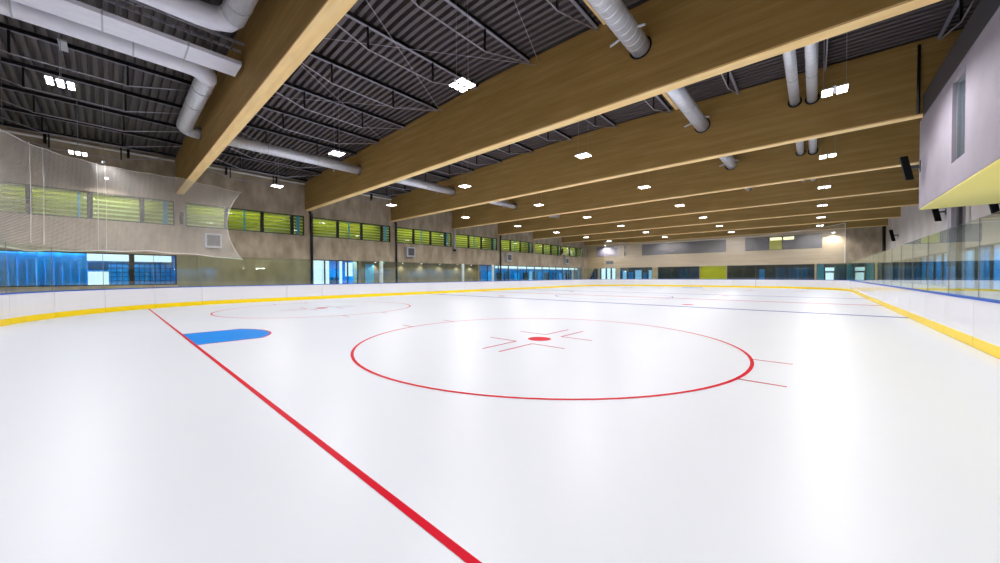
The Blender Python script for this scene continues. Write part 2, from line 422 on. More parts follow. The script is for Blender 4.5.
MB().box(XL-.85, XL-.80, 20.2, 20.25, 1.0, 1.15).build('door_handle', M_ROD, d)
t = thing('exit_sign', 'small green exit sign above the white post on the left', 'sign', (XL-.3, 21.0, 2.98))
MB().box(XL-.34, XL-.30, 20.75, 21.25, 2.98, 3.12).build('sign_casing', M_LGREY, t)
MB().box(XL-.30, XL-.295, 20.78, 21.22, 3.0, 3.10).build('sign_face', M_GREEN, t)

# ---- far wall
mb = MB()
def fw(x0, x1, z0, z1): mb.box(x0, x1, YF, YF+.3, z0, z1)
fw(XL-T, 15.15, 3.1, 5.1); fw(XL-T, 15.15, 6.95, 9.95)
upo = [(-9.6, 2.6), (4.9, 13.0)]
px = XL-T
for a, b in upo: fw(px, a, 5.1, 6.95); px = b
fw(px, 15.15, 5.1, 6.95)
lo_ = [(-17.2, -14.2), (-13.4, -7.9), (-7.0, -.9), (-.8, 2.6), (2.75, 12.3), (12.5, 17.2)]
px = XL-T
for a, b in lo_: fw(px, a, -.06, 3.1); px = b
fw(px, XR+.3, -.06, 3.1)
struct('wall_far', mb, M_CONCF, 'pale sandy concrete far wall')
struct('wall_far_corner', MB().box(15.15, XR+.3, YF, YF+.3, 3.1, 9.95), M_CONC, 'darker grey concrete at the right end of the far wall')
def far_window(lbl, x0, x1, z0, z1, mulls, pane=M_WGLASS):
    global wn; wn += 1
    r = struct_empty('window_%d' % wn, (x0, YF, z0)); r['label'] = lbl
    f = MB(); f.box(x0, x1, YF+.05, YF+.15, z0, z0+.06); f.box(x0, x1, YF+.05, YF+.15, z1-.06, z1)
    f.box(x0, x0+.06, YF+.05, YF+.15, z0+.06, z1-.06); f.box(x1-.06, x1, YF+.05, YF+.15, z0+.06, z1-.06)
    f.build('window_frame', M_MULL, r)
    for c in mulls: MB().box(c-.05, c+.05, YF+.05, YF+.15, z0+.06, z1-.06).build('mullion', M_MULL, r)
    if pane: MB().box(x0+.06, x1-.06, YF+.10, YF+.11, z0+.06, z1-.06).build('pane', pane, r)
far_window('long dark upper window left of centre in the far wall', -9.6, 2.6, 5.1, 6.95, [], None)
far_window('dark upper window with a lime blind right of centre in the far wall', 4.9, 13.0, 5.1, 6.95, [5.9, 7.6, 9.05, 10.3], None)
far_window('white lit three pane lower window at the far left corner', -17.2, -14.2, -.06, 3.1, [-16.1, -15.15])
far_window('blue lower window near the far left corner', -13.4, -7.9, -.06, 3.1, [-12.2, -11.0, -9.6, -8.7])
far_window('dark lower window left of the lime panel', -7.0, -.9, -.06, 3.1, [-5.5, -3.9, -2.4])
far_window('wide dark lower window right of the lime panel', 2.75, 12.3, -.06, 3.1, [4.6, 6.3, 8.0, 9.6, 11.0])
far_window('turquoise glazed entrance in the far right', 12.5, 17.2, -.06, 3.1, [13.25, 14.2, 15.2, 16.2])
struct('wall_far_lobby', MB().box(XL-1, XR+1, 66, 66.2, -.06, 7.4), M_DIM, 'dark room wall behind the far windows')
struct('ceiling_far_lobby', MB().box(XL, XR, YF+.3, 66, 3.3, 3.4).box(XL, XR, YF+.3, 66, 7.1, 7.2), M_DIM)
# upper windows: grey roller blinds, lime blind, strip lamps
M_BLIND = mat('charcoal roller blind', srgb(66, 63, 76), .8)
o = MB().box(-9.5, 2.5, YF+.16, YF+.19, 5.05, 7.0).build('roller_blind', M_BLIND); tag(o, 'charcoal roller blind behind the long dark upper window', 'blind')
o = MB().box(4.8, 7.55, YF+.16, YF+.19, 5.05, 7.0).build('roller_blind', M_BLIND); tag(o, 'charcoal roller blind left of the lime blind', 'blind')
o = MB().box(10.35, 13.1, YF+.16, YF+.19, 5.05, 7.0).build('roller_blind', M_BLIND); tag(o, 'charcoal roller blind right of the lime blind', 'blind')
o = MB().box(9.1, 10.3, YF+.16, YF+.19, 5.05, 6.3).build('roller_blind', M_BLIND); tag(o, 'short charcoal roller blind under a bright strip lamp', 'blind')
o = MB().box(7.6, 9.0, YF+.20, YF+.22, 5.05, 6.4).build('roller_blind', M_LIMEG); tag(o, 'lime green blind in the far upper window', 'blind')
M_YL = emis('warm strip lens', (1, .98, .55, 1), 1.6)
for a, b, s in ((7.7, 8.95, 'left'), (9.15, 10.3, 'right')):
    t = thing('strip_lamp', '%s of the two yellow strip lamps in the far upper window' % s, 'lamp', ((a+b)/2, YF+.4, 6.5), 'strip lamps in the far upper window')
    MB().box(a, b, YF+.22, YF+.30, 6.78, 6.84).build('lamp_housing', M_LGREY, t)
    MB().box(a, b, YF+.20, YF+.28, 6.42, 6.78).build('lens', M_YL, t)
# lower far windows: contents
for a, b, s in ((-17.1, -16.2, 'left'), (-16.0, -15.25, 'middle'), (-15.05, -14.3, 'right')):
    o = MB().box(a, b, YF+.4, YF+.43, -.04, 3.1).build('frosted_panel', M_DAY); tag(o, '%s of the three bright white panels in the far left corner' % s, 'panel', 'white panels in the far left corner')
for k, (a, b, z, mm) in enumerate([(-13.1, -12.3, 2.5, M_DAYB), (-12.1, -11.1, 2.3, M_BLUE), (-10.9, -9.7, 2.6, M_DAYB), (-9.5, -8.8, 2.2, M_BLUE), (-8.6, -8.0, 2.6, M_DAYB)]):
    o = MB().box(a, b, YF+.5, YF+.54, -.04, z).build('blue_panel', mm); tag(o, '%s blue panel from the left behind the blue far window' % ORD[k], 'panel', 'blue panels behind the far left windows')
o = MB().box(-4.0, -1.1, YF+.6, YF+.65, -.05, 2.9).build('wall_screen', M_BLUED); tag(o, 'deep blue wide screen behind the dark far window left of the lime panel', 'screen')
o = MB().box(-.8, 2.6, YF+.31, YF+.36, -.04, 3.1).build('lime_panel', M_LIMEG); tag(o, 'lime green square panel in the middle of the far wall', 'panel')
o = MB().box(6.5, 7.1, YF+.6, YF+.65, -.05, 2.5).build('blue_panel', M_BLUE); tag(o, 'narrow blue panel behind the wide dark far window', 'panel')
o = MB().box(8.3, 11.6, YF+.6, YF+.65, -.05, 2.7).build('blue_panel', M_BLUED); tag(o, 'wide deep blue panel behind the wide dark far window', 'panel')
M_TURQ = mat('turquoise wall', srgb(60, 170, 190), .5)
o = MB().box(12.5, 13.2, YF+.5, YF+.55, -.04, 3.1).build('turquoise_panel', M_TURQ); tag(o, 'turquoise panel left of the white entrance door', 'panel')
d = struct_empty('door_2', (13.7, YF+.4, 0)); d['label'] = 'bright white door in the far entrance'
MB().box(13.35, 14.1, YF+.4, YF+.44, -.04, 1.95).build('door_leaf', M_DAY, d)
MB().box(13.3, 14.15, YF+.4, YF+.44, 2.15, 2.6).build('door_light', M_DAY, d)
o = MB().box(15.3, 16.1, YF+.5, YF+.55, -.04, 3.1).build('turquoise_panel', M_TURQ); tag(o, 'turquoise panel right of the white entrance door', 'panel')
ceil_panel('ceiling lamp behind the far entrance', 14.2, 64.5, 3.28, 4, .8, 120, (.75, 1, .95))
ceil_panel('ceiling lamp behind the far blue windows', -10.6, 64.5, 3.28, 5, .8, 130, COOL)
ceil_panel('ceiling lamp behind the dark far window', -2.5, 64.3, 3.28, 3, .6, 40, COOL)
ceil_panel('ceiling lamp behind the wide dark far window', 8, 64.3, 3.28, 7, .6, 60, COOL)
# steep stair seen at the far left corner
t = thing('staircase', 'dark staircase climbing beside the white panels in the far left corner', 'staircase', (-18.6, 62.4, 0))
s_ = MB()
for k in range(10): s_.box(-19.2+k*.16, -19.2+(k+1)*.16, 62.0, 63.1, 0, .3*(k+1))
s_.build('flight', M_DIM, t)
MB().tube([(-19.2, 62.0, 1.1), (-17.6, 62.0, 3.0)], .03, 8).build('handrail', M_BLACK, t)
o = MB().box(-17.9, -13.6, YF-.06, YF-.01, 5.2, 7.0).build('wall_panel', M_PLASTER); tag(o, 'pale lilac wall panel lit by a lamp in the far left corner', 'panel')
o = MB().box(-12.6, -12.4, YF-.06, YF-.01, 5.1, 6.95).build('cover_strip', M_BLACK); tag(o, 'thin black vertical strip on the far wall left of the long window', 'strip')
t = thing('wall_vent', 'small dark vent grille on the far wall near the left corner', 'vent', (-15.3, YF, 3.75))
MB().box(-16.0, -14.6, YF-.08, YF-.01, 3.75, 4.35).build('vent_frame', M_GREY, t)
g = MB()
for k in range(6): g.box(-15.95, -14.65, YF-.11, YF-.08, 3.8+k*.09, 3.85+k*.09)
g.build('grille', M_DARK, t)

# ---- right wall, gallery volume with yellow soffit, back wall
struct('wall_right', MB().box(XR, XR+.3, YB, 24.5, -.06, 9.95).box(XR, XR+.3, 60.5, YF+.3, -.06, 9.95).box(XR, XR+.3, 24.5, 60.5, 3.1, 9.95).box(XR, XR+.3, 24.5, 60.5, -.06, .85), M_RWALL, 'pale concrete right wall')
wn += 1
r = struct_empty('window_%d' % wn, (XR, 24.5, .85)); r['label'] = 'long blue glazed screen in the right wall behind the rink glass'
MB().box(XR+.06, XR+.18, 24.5, 60.5, .85, .92).box(XR+.06, XR+.18, 24.5, 60.5, 3.03, 3.1).build('window_frame', M_MULL, r)
for k in range(16): MB().box(XR+.06, XR+.16, 26.5+k*2.15-.05, 26.5+k*2.15+.05, .92, 3.03).build('mullion', M_MULL, r)
MB().box(XR+.11, XR+.12, 24.5, 60.5, .92, 3.03).build('pane', M_WGLASS, r)
struct('wall_right_room', MB().box(XR+1.9, XR+2.1, 23, 62, -.06, 3.6), M_BLUE, 'blue wall of the room behind the right glazing')
struct('ceiling_right_room', MB().box(XR+.3, XR+1.9, 23, 62, 3.4, 3.5), M_LGREY)
struct('wall_back', MB().box(XL-T, XR+.3, YB-.25, YB, -.06, 9.95), M_CONC)
VX, VY = 15.1, 22.15
mb = MB()
WY0, WY1, WZ0, WZ1 = 17.0, 18.15, 4.68, 6.88
mb.box(VX, VX+.2, YB, WY0, 4.0, 7.12).box(VX, VX+.2, WY1, VY, 4.0, 7.12).box(VX, VX+.2, WY0, WY1, 4.0, WZ0).box(VX, VX+.2, WY0, WY1, WZ1, 7.12)
mb.box(VX+.2, XR-.01, VY-.2, VY, 4.0, 7.12).box(VX+.2, XR, YB, VY-.2, 6.95, 7.12)
struct('wall_gallery', mb, M_PLASTER, 'lilac white wall of the glazed box above the right boards')
struct('ceiling_soffit', MB().box(VX+.01, XR-.01, YB, VY-.01, 3.965, 3.995), M_YSOF, 'yellow underside of the box above the right boards')
mb = MB()
for i in range(-1, 3):
    a = max(YB, by(i)+BW+.01); b = min(21.7, by(i+1)-.01)
    if b > a: mb.box(VX, VX+.3, a, b, 7.12, 7.9)
struct('trim_2', mb, M_DARK, 'dark grey parapet strip on top of the white box')
wn += 1
r = struct_empty('window_%d' % wn, (VX, WY0, WZ0)); r['label'] = 'tall narrow window in the white box above the right boards'
MB().box(VX+.08, VX+.16, WY0, WY0+.05, WZ0, WZ1).box(VX+.08, VX+.16, WY1-.05, WY1, WZ0, WZ1).box(VX+.08, VX+.16, WY0, WY1, WZ0, WZ0+.05).box(VX+.08, VX+.16, WY0, WY1, WZ1-.05, WZ1).build('window_frame', M_GREY, r)
MB().box(VX+.11, VX+.12, WY0+.05, WY1-.05, WZ0+.05, WZ1-.05).build('pane', M_WGLASS, r)
struct('wall_box_room', MB().box(VX+1.6, VX+1.7, 14, 20, 4.0, 6.95), mat('pale blue room wall', srgb(176, 196, 206), .6))
t = thing('wall_lamp', 'small bright strip lamp seen through the window of the white box', 'lamp', (VX+1.5, 19, 5.9))
MB().box(VX+1.5, VX+1.6, 18.6, 19.6, 5.85, 5.95).build('lens', M_LAMP, t)
ceil_panel('ceiling lamp inside the white box on the right', VX+.9, 18, 6.93, .8, 3, 60, (.85, .95, 1))
for yy, s in ((33, 'nearer'), (51, 'farther')):
    ceil_panel('%s ceiling lamp behind the blue glazing of the right wall' % s, XR+.9, yy, 3.38, .4, 14, 900, COOL)
for k, yy in enumerate((9.5, 13.5, 17.5)):  # added uplights, out of view, to brighten the yellow soffit
    t = thing('added_uplight', '%s added uplight from the camera on the right wall under the yellow soffit' % ORD[k], 'lamp', (XR-.1, yy, 2.9), 'added uplights under the yellow soffit')
    MB().box(XR-.22, XR-.01, yy-.6, yy+.6, 2.8, 2.9).build('housing', M_LGREY, t)  # housing of the added uplight
    area('added_uplight_beam', (XR-.13, yy, 2.93), .12, 1.1, 60, (1, .97, .9), (pi, radians(-25), 0), t)
# column and pipes on the right wall
for nm, yy, wd, dp, mm, lb in (('pilaster', 34.6, .75, .5, M_PLASTER, 'white pilaster standing on the right wall beside a dark pipe'),):
    o = MB().box(XR-dp, XR-.01, yy-wd/2, yy+wd/2, -.05, 9.6).build(nm, mm); tag(o, lb, 'pilaster')
def pipe(nm, pts, r, m, lb, cat, grp=None):
    o = MB().tube(pts, r, 12).build(nm, m, smooth=True); return tag(o, lb, cat, grp)
pipe('downpipe', [(XR-.35, 33.5, 0), (XR-.35, 33.5, 9.5)], .11, M_DARK, 'thick dark pipe beside the white pilaster on the right wall', 'pipe')
pipe('downpipe', [(XR-.3, 61.9, 0), (XR-.3, 61.9, 7.2)], .14, M_BLACK, 'black downpipe in the far right corner', 'pipe')
pipe('downpipe', [(15.0, 21.74, 7.3), (15.0, 21.74, 9.7)], .04, M_BLACK, 'thin black pipe against the beam beside the white box', 'pipe')

# ================================================================== RINK
def rink_outline(n=20):
    pts = []
    for (cx, cy, a0) in ((RX-RR, RR, -pi/2), (RX-RR, RL-RR, 0), (-RX+RR, RL-RR, pi/2), (-RX+RR, RR, pi)):
        for k in range(n+1):
            a = a0+pi/2*k/n; pts.append((cx+RR*cos(a), cy+RR*sin(a)))
    return pts
ice = thing('ice_sheet', 'white ice surface with red and blue hockey markings', 'ice rink', (0, 30, 0))
mb = MB(); pts = [(x*.9989, 30+(y-30)*.9994) for x, y in rink_outline()]; n = len(pts)
mb.v = [(x, y, 0) for x, y in pts]+[(x, y, -.06) for x, y in pts]
mb.f = [tuple(range(n)), tuple(range(2*n-1, n-1, -1))]+[(k, k+n, (k+1) % n+n, (k+1) % n) for k in range(n)]
mb.build("ice", M_ICE, ice)
ZM = .003
def half_w(y):
    if y < RR: return RX-RR+sqrt(max(0, RR*RR-(RR-y)**2))
    if y > RL-RR: return RX-RR+sqrt(max(0, RR*RR-(y-RL+RR)**2))
    return RX
def bar(x0, x1, y0, y1, nm, m, lb=None): MB().rect(x0, x1, y0, y1, ZM).build(nm, m, ice, lb)
for yy in (4.0, 56.0): bar(-half_w(yy)+.02, half_w(yy)-.02, yy-.03, yy+.03, 'goal_line', M_RED, 'red goal line')
for yy in (22.86, 37.14): bar(-RX+.02, RX-.02, yy-.15, yy+.15, 'blue_line', M_BLUELINE, 'blue zone line')
bar(-RX+.02, RX-.02, 29.85, 30.15, 'centre_line', M_RED2, 'red centre line')
for s, yg in ((1, 4.0), (-1, 56.0)):       # creases
    R = 1.83; hx = 1.22; ya = sqrt(R*R-hx*hx)
    a0 = math.atan2(ya, hx); arc = [(R*cos(a0+(pi-2*a0)*k/24), yg+s*R*sin(a0+(pi-2*a0)*k/24)) for k in range(25)]
    m_ = MB(); P = [(hx, yg+s*.03)]+arc+[(-hx, yg+s*.03)]
    m_.v = [(x, y, ZM-.001) for x, y in P]; m_.f = [tuple(range(len(P)))]
    m_.build('goal_crease', M_BLUEICE, ice, 'blue goal crease')
    o_ = MB()
    full = [(hx, yg)]+arc+[(-hx, yg)]
    for a, b in zip(full, full[1:]):
        dx, dy = b[0]-a[0], b[1]-a[1]; L = sqrt(dx*dx+dy*dy); nx, ny = -dy/L*.025, dx/L*.025
        o_.quad((a[0]-nx, a[1]-ny, ZM), (b[0]-nx, b[1]-ny, ZM), (b[0]+nx, b[1]+ny, ZM), (a[0]+nx, a[1]+ny, ZM))
    o_.build('crease_outline', M_RED2, ice, 'thin red crease outline')
def disc(cx, cy, r, nm, m):
    d_ = MB(); d_.v = [(cx+r*cos(2*pi*k/32), cy+r*sin(2*pi*k/32), ZM) for k in range(32)]; d_.f = [tuple(range(32))]; d_.build(nm, m, ice)
for cx in (-7, 7):
    for cy in (10.1, 49.9):
        MB().ring(cx, cy, 4.47, 4.53, ZM).build('faceoff_circle', M_RED, ice, 'red face-off circle')
        disc(cx, cy, .3, 'faceoff_spot', M_RED)
        for sx in (-1, 1):
            for sy in (-1, 1):
                l_ = MB()
                X, Y = cx+sx*.25, cy+sy*.65
                l_.rect(min(X, X+sx*.9), max(X, X+sx*.9), Y-.025, Y+.025, ZM); l_.rect(X-.025, X+.025, min(Y, Y+sy*1.2), max(Y, Y+sy*1.2), ZM+.0005)
                l_.build('faceoff_marks', M_RED2, ice, 'red L shaped face-off marks')
        for sx in (-1, 1):
            for sy in (-1, 1):
                h_ = MB()
                X = cx+sx*sqrt(4.5**2-.87**2); h_.rect(min(X, X+sx*.62), max(X, X+sx*.62), cy+sy*.87-.025, cy+sy*.87+.025, ZM)
                h_.build('hash_marks', M_RED2, ice, 'red hash marks outside the circle')
for cx in (-7, 7):
    for cy in (24.4, 35.6): disc(cx, cy, .3, 'faceoff_spot', M_RED)
disc(0, 30, .15, 'faceoff_spot', M_BLUELINE); MB().ring(0, 30, 4.47, 4.53, ZM+.001).build('faceoff_circle', M_BLUELINE, ice, 'blue centre circle')

# boards: each bolted section and each glass pane is a thing of its own
def section(path, nrm, where, glass_lab):
    mx, my = path[len(path)//2]
    t = thing('dasher_board', where, 'rink board', (mx, my, 0), 'dasher board sections')
    MB().sweep(path, nrm, .0, .10, .23, 1.07).build('board_panel', M_WHITE, t)
    MB().sweep(path, nrm, -.006, .10, 0, .23).build('kick_plate', M_YEL, t, 'yellow kick plate')
    MB().sweep(path, nrm, -.02, .14, 1.07, 1.11).build('cap_rail', M_RAIL, t, 'blue cap rail')
    g = thing('glass_pane', glass_lab, 'glass pane', (mx, my, 1.11), 'glass panes on the boards')
    MB().sweep(path, nrm, .06, .072, 1.11, 2.9).build('pane', M_GLASS, g)
    e = path[-1]; en = nrm[-1]; q = path[-2]; dx, dy = e[0]-q[0], e[1]-q[1]; L = sqrt(dx*dx+dy*dy); dx, dy = dx/L*.012, dy/L*.012
    MB().sweep([(e[0], e[1]), (e[0]+dx, e[1]+dy)], [en, en], .058, .074, 1.11, 2.9).build('joint_strip', M_GREY, g)
gap = .014
def straight(a, b, nrm, cnt, where):
    for k in range(cnt):
        p = [(a[0]+(b[0]-a[0])*q/cnt, a[1]+(b[1]-a[1])*q/cnt) for q in (k, k+1)]
        dx, dy = p[1][0]-p[0][0], p[1][1]-p[0][1]; L = sqrt(dx*dx+dy*dy); p[1] = (p[1][0]-dx/L*gap, p[1][1]-dy/L*gap)
        section(p, [nrm]*2, 'white board section with yellow kick plate, %s along the %s' % (ORD[k], where), 'clear glass pane above the boards, %s along the %s' % (ORD[k], where))
def corner(cx, cy, a0, where):
    for k in range(6):
        A0 = a0+k*pi/12; A1 = a0+(k+1)*pi/12-gap/RR
        an = [A0+(A1-A0)*q/6 for q in range(7)]
        section([(cx+RR*cos(a), cy+RR*sin(a)) for a in an], [(cos(a), sin(a)) for a in an],
                'curved board section with yellow kick plate, %s in the %s' % (ORD[k], where), 'curved glass pane above the boards, %s in the %s' % (ORD[k], where))
straight((-RX, RR), (-RX, RL-RR), (-1, 0), 18, 'left side from the near end')
straight((RX, RR), (RX, RL-RR), (1, 0), 18, 'right side from the near end')
straight((-RX+RR, RL), (RX-RR, RL), (0, 1), 5, 'far end from the left')
straight((-RX+RR, 0), (RX-RR, 0), (0, -1), 5, 'near end from the left')
corner(-RX+RR, RR, pi, 'near left corner from the side')
corner(-RX+RR, RL-RR, pi/2, 'far left corner from the end')
corner(RX-RR, RL-RR, 0, 'far right corner from the side')
corner(RX-RR, RR, -pi/2, 'near right corner from the end')
# white posts at the bench openings
for k, yy in enumerate([18.16, 27.5, 32.1]):
    t = thing('bench_post', '%s white post from the left at the bench openings of the left boards' % ORD[k], 'post', (-15.2, yy, 0), 'white bench posts')
    MB().box(-15.30, -15.16, yy-.13, yy+.13, 0, 2.95).build('post', mat('white post', (.85, .85, .85, 1), .4), t)
    MB().box(-15.31, -15.15, yy-.14, yy+.14, 2.95, 2.98).build('cap', M_LGREY, t)

# ================================================================== NETS
def path_at(s):          # along the near left corner, s=0 at y=8.5 on the left side
    L = RR*pi/2
    if s < 0: return (-RX-.12, RR-s)
    if s < L:
        a = s/RR; return (-RX+RR-(RR+.12)*cos(a), RR-(RR+.12)*sin(a))
    return (-RX+RR+s-L, -.12)
def interp(x, xs_, ys_):
    if x <= xs_[0]: return ys_[0]
    for a, b, c, d in zip(xs_, xs_[1:], ys_, ys_[1:]):
        if x <= b: return c+(d-c)*(x-a)/(b-a)
    return ys_[-1]
NS = [.1, 1.0, 2.2, 3.2, 4.6, 5.7, 6.4, 7.6, 9.2, 10.4, 11.4, 14, 18, 26.4]
NT = [7.1, 7.18, 7.25, 7.3, 7.15, 7.06, 6.98, 6.9, 6.82, 6.82, 6.86, 7.1, 6.9, 7.1]
BS = [.1, 2.3, 4.6, 7.5, 9.5, 17, 27]; BT = [2.78, 2.98, 3.04, 2.84, 2.70, 2.8, 2.8]
def near_net():
    t = thing('safety_net', 'white mesh net hanging above the near left corner glass', 'net', (-14, 4, 2.9))
    mb = MB(); p = .055; r = .0034
    S0, S1 = .1, 17.0
    def edge(z):      # the free end curves inwards between its tied corners
        tt = (z-2.78)/(7.1-2.78); return .1+.78*sin(pi*min(1, max(0, tt)))**.8
    def P(s, z):
        x, y = path_at(s); return (x, y, z)
    def cord(pts):
        i0 = len(mb.v)
        for (x, y, z) in pts:
            for dx, dz in ((-r, -r), (r, -r), (0, r*1.4)): mb.v.append((x+dx, y+dx*.6, z+dz))
        for k in range(len(pts)-1):
            a = i0+3*k
            for q in range(3): mb.f.append((a+q, a+(q+1) % 3, a+3+(q+1) % 3, a+3+q))
    def cordv(x, y, z0, z1):
        i0 = len(mb.v)
        for z in (z0, z1):
            for th in (0, 2.1, 4.2): mb.v.append((x+r*cos(th), y+r*sin(th), z))
        for q in range(3): mb.f.append((i0+q, i0+(q+1) % 3, i0+3+(q+1) % 3, i0+3+q))
    s = S0
    while s < S1:
        x, y = path_at(s); zt = interp(s, NS, NT)-.05*abs(sin(s*2.1))
        if s < .9:
            # beyond the curved edge: only the corners reach out
            zs = [2.78+.02*k for k in range(int((zt-2.78)/.02))]
            run = None
            for z in zs+[99]:
                inside = z < 50 and edge(z) <= s
                if inside and run is None: run = z
                if not inside and run is not None:
                    cordv(x, y, run, pz); run = None
                pz = z
        else: cordv(x, y, interp(s, BS, BT), zt)
        s += p
    z = 2.70
    while z < 7.35:
        s = edge(z); pts = []
        while s < S1:
            if interp(s, BS, BT) < z < interp(s, NS, NT)-.05*abs(sin(s*2.1)): pts.append(P(s, z))
            else:
                if len(pts) > 1: cord(pts)
                pts = []
            s += .3
        if len(pts) > 1: cord(pts)
        z += p
    mb.build('net_mesh', M_CORD, t)
    top = [P(s, interp(s, NS, NT)-.05*abs(sin(s*2.1))) for s in [.1+.15*k for k in range(112)]]
    MB().tube(top, .012, 6).build('top_rope', M_CORD, t)
    MB().tube([P(s, interp(s, BS, BT)+.02*sin(s*3)) for s in [.1+.2*k for k in range(85)]], .03, 6).build('bottom_rope', M_CORD, t)
    MB().tube([P(edge(z), z) for z in [2.78+.2*k for k in range(22)]], .012, 6).build('edge_rope', M_CORD, t)
    for s in (6.5, 6.85, 9.2, 9.8):
        x, y = path_at(s); MB().tube([(x+.04, y+.04, interp(s, NS, NT)), (x+.06, y+.06, 5.0), (x+.03, y+.03, 2.97)], .011, 5).build('drop_cord', M_CORD, t)
    MB().tube([(path_at(6.5)[0], path_at(6.5)[1], 7.05), (path_at(6.5)[0], path_at(6.5)[1], 7.15)], .05, 10).build('pulley', M_LGREY, t)
    for s in (.1, 6.5, 11):
        x, y = path_at(s); MB().tube([(x, y, interp(s, NS, NT)), (x, y, ztop(x)+.05)], .006, 5).build('hanger_wire', M_ROD, t)
near_net()
def far_net():
    t = thing('safety_net', 'white mesh net hanging above the far end boards', 'net', (0, 60.1, 2.9))
    XS = [-14.9, -10, -7.2, -1.4, 6.9, 12.8, 14.93]; ZS = [7.5, 7.0, 6.84, 6.75, 6.85, 7.33, 7.7]
    mb = MB(); r = .004; p = .11
    yy = 60.08
    x = XS[0]
    while x < XS[-1]:
        mb.box(x-r, x+r, yy-r, yy+r, 3.0, interp(x, XS, ZS)); x += p
    z = 3.0
    while z < 7.6:
        ok = [x for x in [XS[0]+.1*k for k in range(299)] if interp(x, XS, ZS) > z]
        segs = []
        for x in ok:
            if segs and x-segs[-1][1] < .15: segs[-1][1] = x
            else: segs.append([x, x])
        for a, b in segs:
            if b > a: mb.box(a, b, yy-r, yy+r, z-r, z+r)
        z += p
    mb.build('net_mesh', M_CORD, t)
    MB().tube([(x, yy, interp(x, XS, ZS)) for x in [XS[0]+.5*k for k in range(60)]+[XS[-1]]], .03, 6).build('top_rope', M_CORD, t)
    MB().tube([(XS[-1], yy, 3.0), (XS[-1], yy, 7.7)], .04, 6).build('edge_rope', M_CORD, t)
    for x in (-14.9, -4.3, 4.4, 14.9): MB().tube([(x, yy, interp(x, XS, ZS)), (x, yy, ztop(x)+.05)], .008, 5).build('hanger_wire', M_ROD, t)
far_net()

# ================================================================== BEAMS
HOLES = {1: [(-10.1, 8.68, .31), (8.25, 8.72, .31)], 2: [(-10.1, 8.68, .31), (8.25, 8.72, .31)], 3: [(-10.1, 8.68, .31), (8.25, 8.85, .31), (11.66, 8.85, .2), (12.2, 8.8, .2)], 4: [(-10.1, 8.68, .31), (8.2, 8.85, .31), (11.66, 8.85, .2), (12.2, 8.8, .2)]}
for i in range(1, 9):
    y0 = by(i)
    if i == 8: y0 = 61.9
    pos = ['nearest big timber beam crossing the upper left', 'second timber beam from the camera, the longest in view', 'third timber beam from the camera', 'fourth timber beam from the camera', 'fifth timber beam from the camera', 'sixth timber beam from the camera', 'seventh timber beam from the camera', 'farthest timber beam, close to the far wall'][i-1]
    t = thing('timber_beam', pos+', spanning the hall under the roof', 'beam', (0, y0+BW/2, BH), 'glued timber roof beams')
    b = MB()
    X = [XL+.01, 2, XR-.01]
    for a, c in zip(X, X[1:]):
        b.hexa([(a, y0, BH+.05), (c, y0, BH+.05), (c, y0+BW, BH+.05), (a, y0+BW, BH+.05), (a, y0, ztop(a)), (c, y0, ztop(c)), (c, y0+BW, ztop(c)), (a, y0+BW, ztop(a))])
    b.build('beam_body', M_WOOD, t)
    MB().box(X[0], X[2], y0-.004, y0+BW+.004, BH, BH+.05).build('painted_lit_underside', M_WOODL, t, 'pale timber and painted ice glow along the underside')  # same timber, made paler to paint in light bounced off the ice
    for (hx, hz, hr) in HOLES.get(i, []):
        for yy in (y0-.006, y0+BW+.006):
            m_ = MB(); m_.v = [(hx+(hr+.035)*cos(2*pi*k/32), yy, hz+(hr+.035)*sin(2*pi*k/32)) for k in range(32)]; m_.f = [tuple(range(32))]
            m_.build('duct_sleeve', M_BLACK, t)

# ================================================================== PURLINS with rods under them
PX = [1.05+2.88*k for k in range(-7, 6)]
protos = {}
for bi in range(0, 4):
    y0 = max(by(bi)+BW, YB); y1 = by(bi+1)
    for k, x in enumerate(PX):
        lab = 'steel roof purlin with tie rod, %s from left in the %s roof bay' % (ORD[k], ORD[bi])
        zt = ztop(x)+.05
        ym = (y0+y1)/2
        if not protos:
            t = thing('roof_purlin', lab, 'purlin', (x, ym, zt), 'rod braced steel purlins'); protos[0] = t
            MB().box(x-.05, x+.05, y0, y1, zt-.17, zt-.15).build('bottom_flange', M_PURLIN, t)
            MB().box(x-.02, x+.02, y0, y1, zt-.15, zt).build('shade_black_web', M_BLACK, t)  # black here paints in the shade beside the pale flange
            for yy in (ym-1.35, ym+1.35):
                MB().box(x-.03, x+.03, yy-.03, yy+.03, zt-.92, zt-.17).build('strut', M_BLACK, t)
            MB().tube([(x, y0+.02, zt-.22), (x, ym-1.35, zt-.92), (x, ym+1.35, zt-.92), (x, y1-.02, zt-.22)], .022, 6).build('tie_rod', M_ROD, t)
        else: dup(protos[0], (x, ym, zt), lab)
for bi, s in ((1, 'second'), (2, 'third')):
    y0 = by(bi)+BW+.02; y1 = by(bi+1)-.02; xx = 7.05
    o = MB().box(xx, xx+.16, y0, y1, ztop(xx)-.10, ztop(xx)+.045).build('timber_batten', M_WOODL); tag(o, 'pale timber batten under the roof beside the big round duct in the %s bay' % s, 'batten')
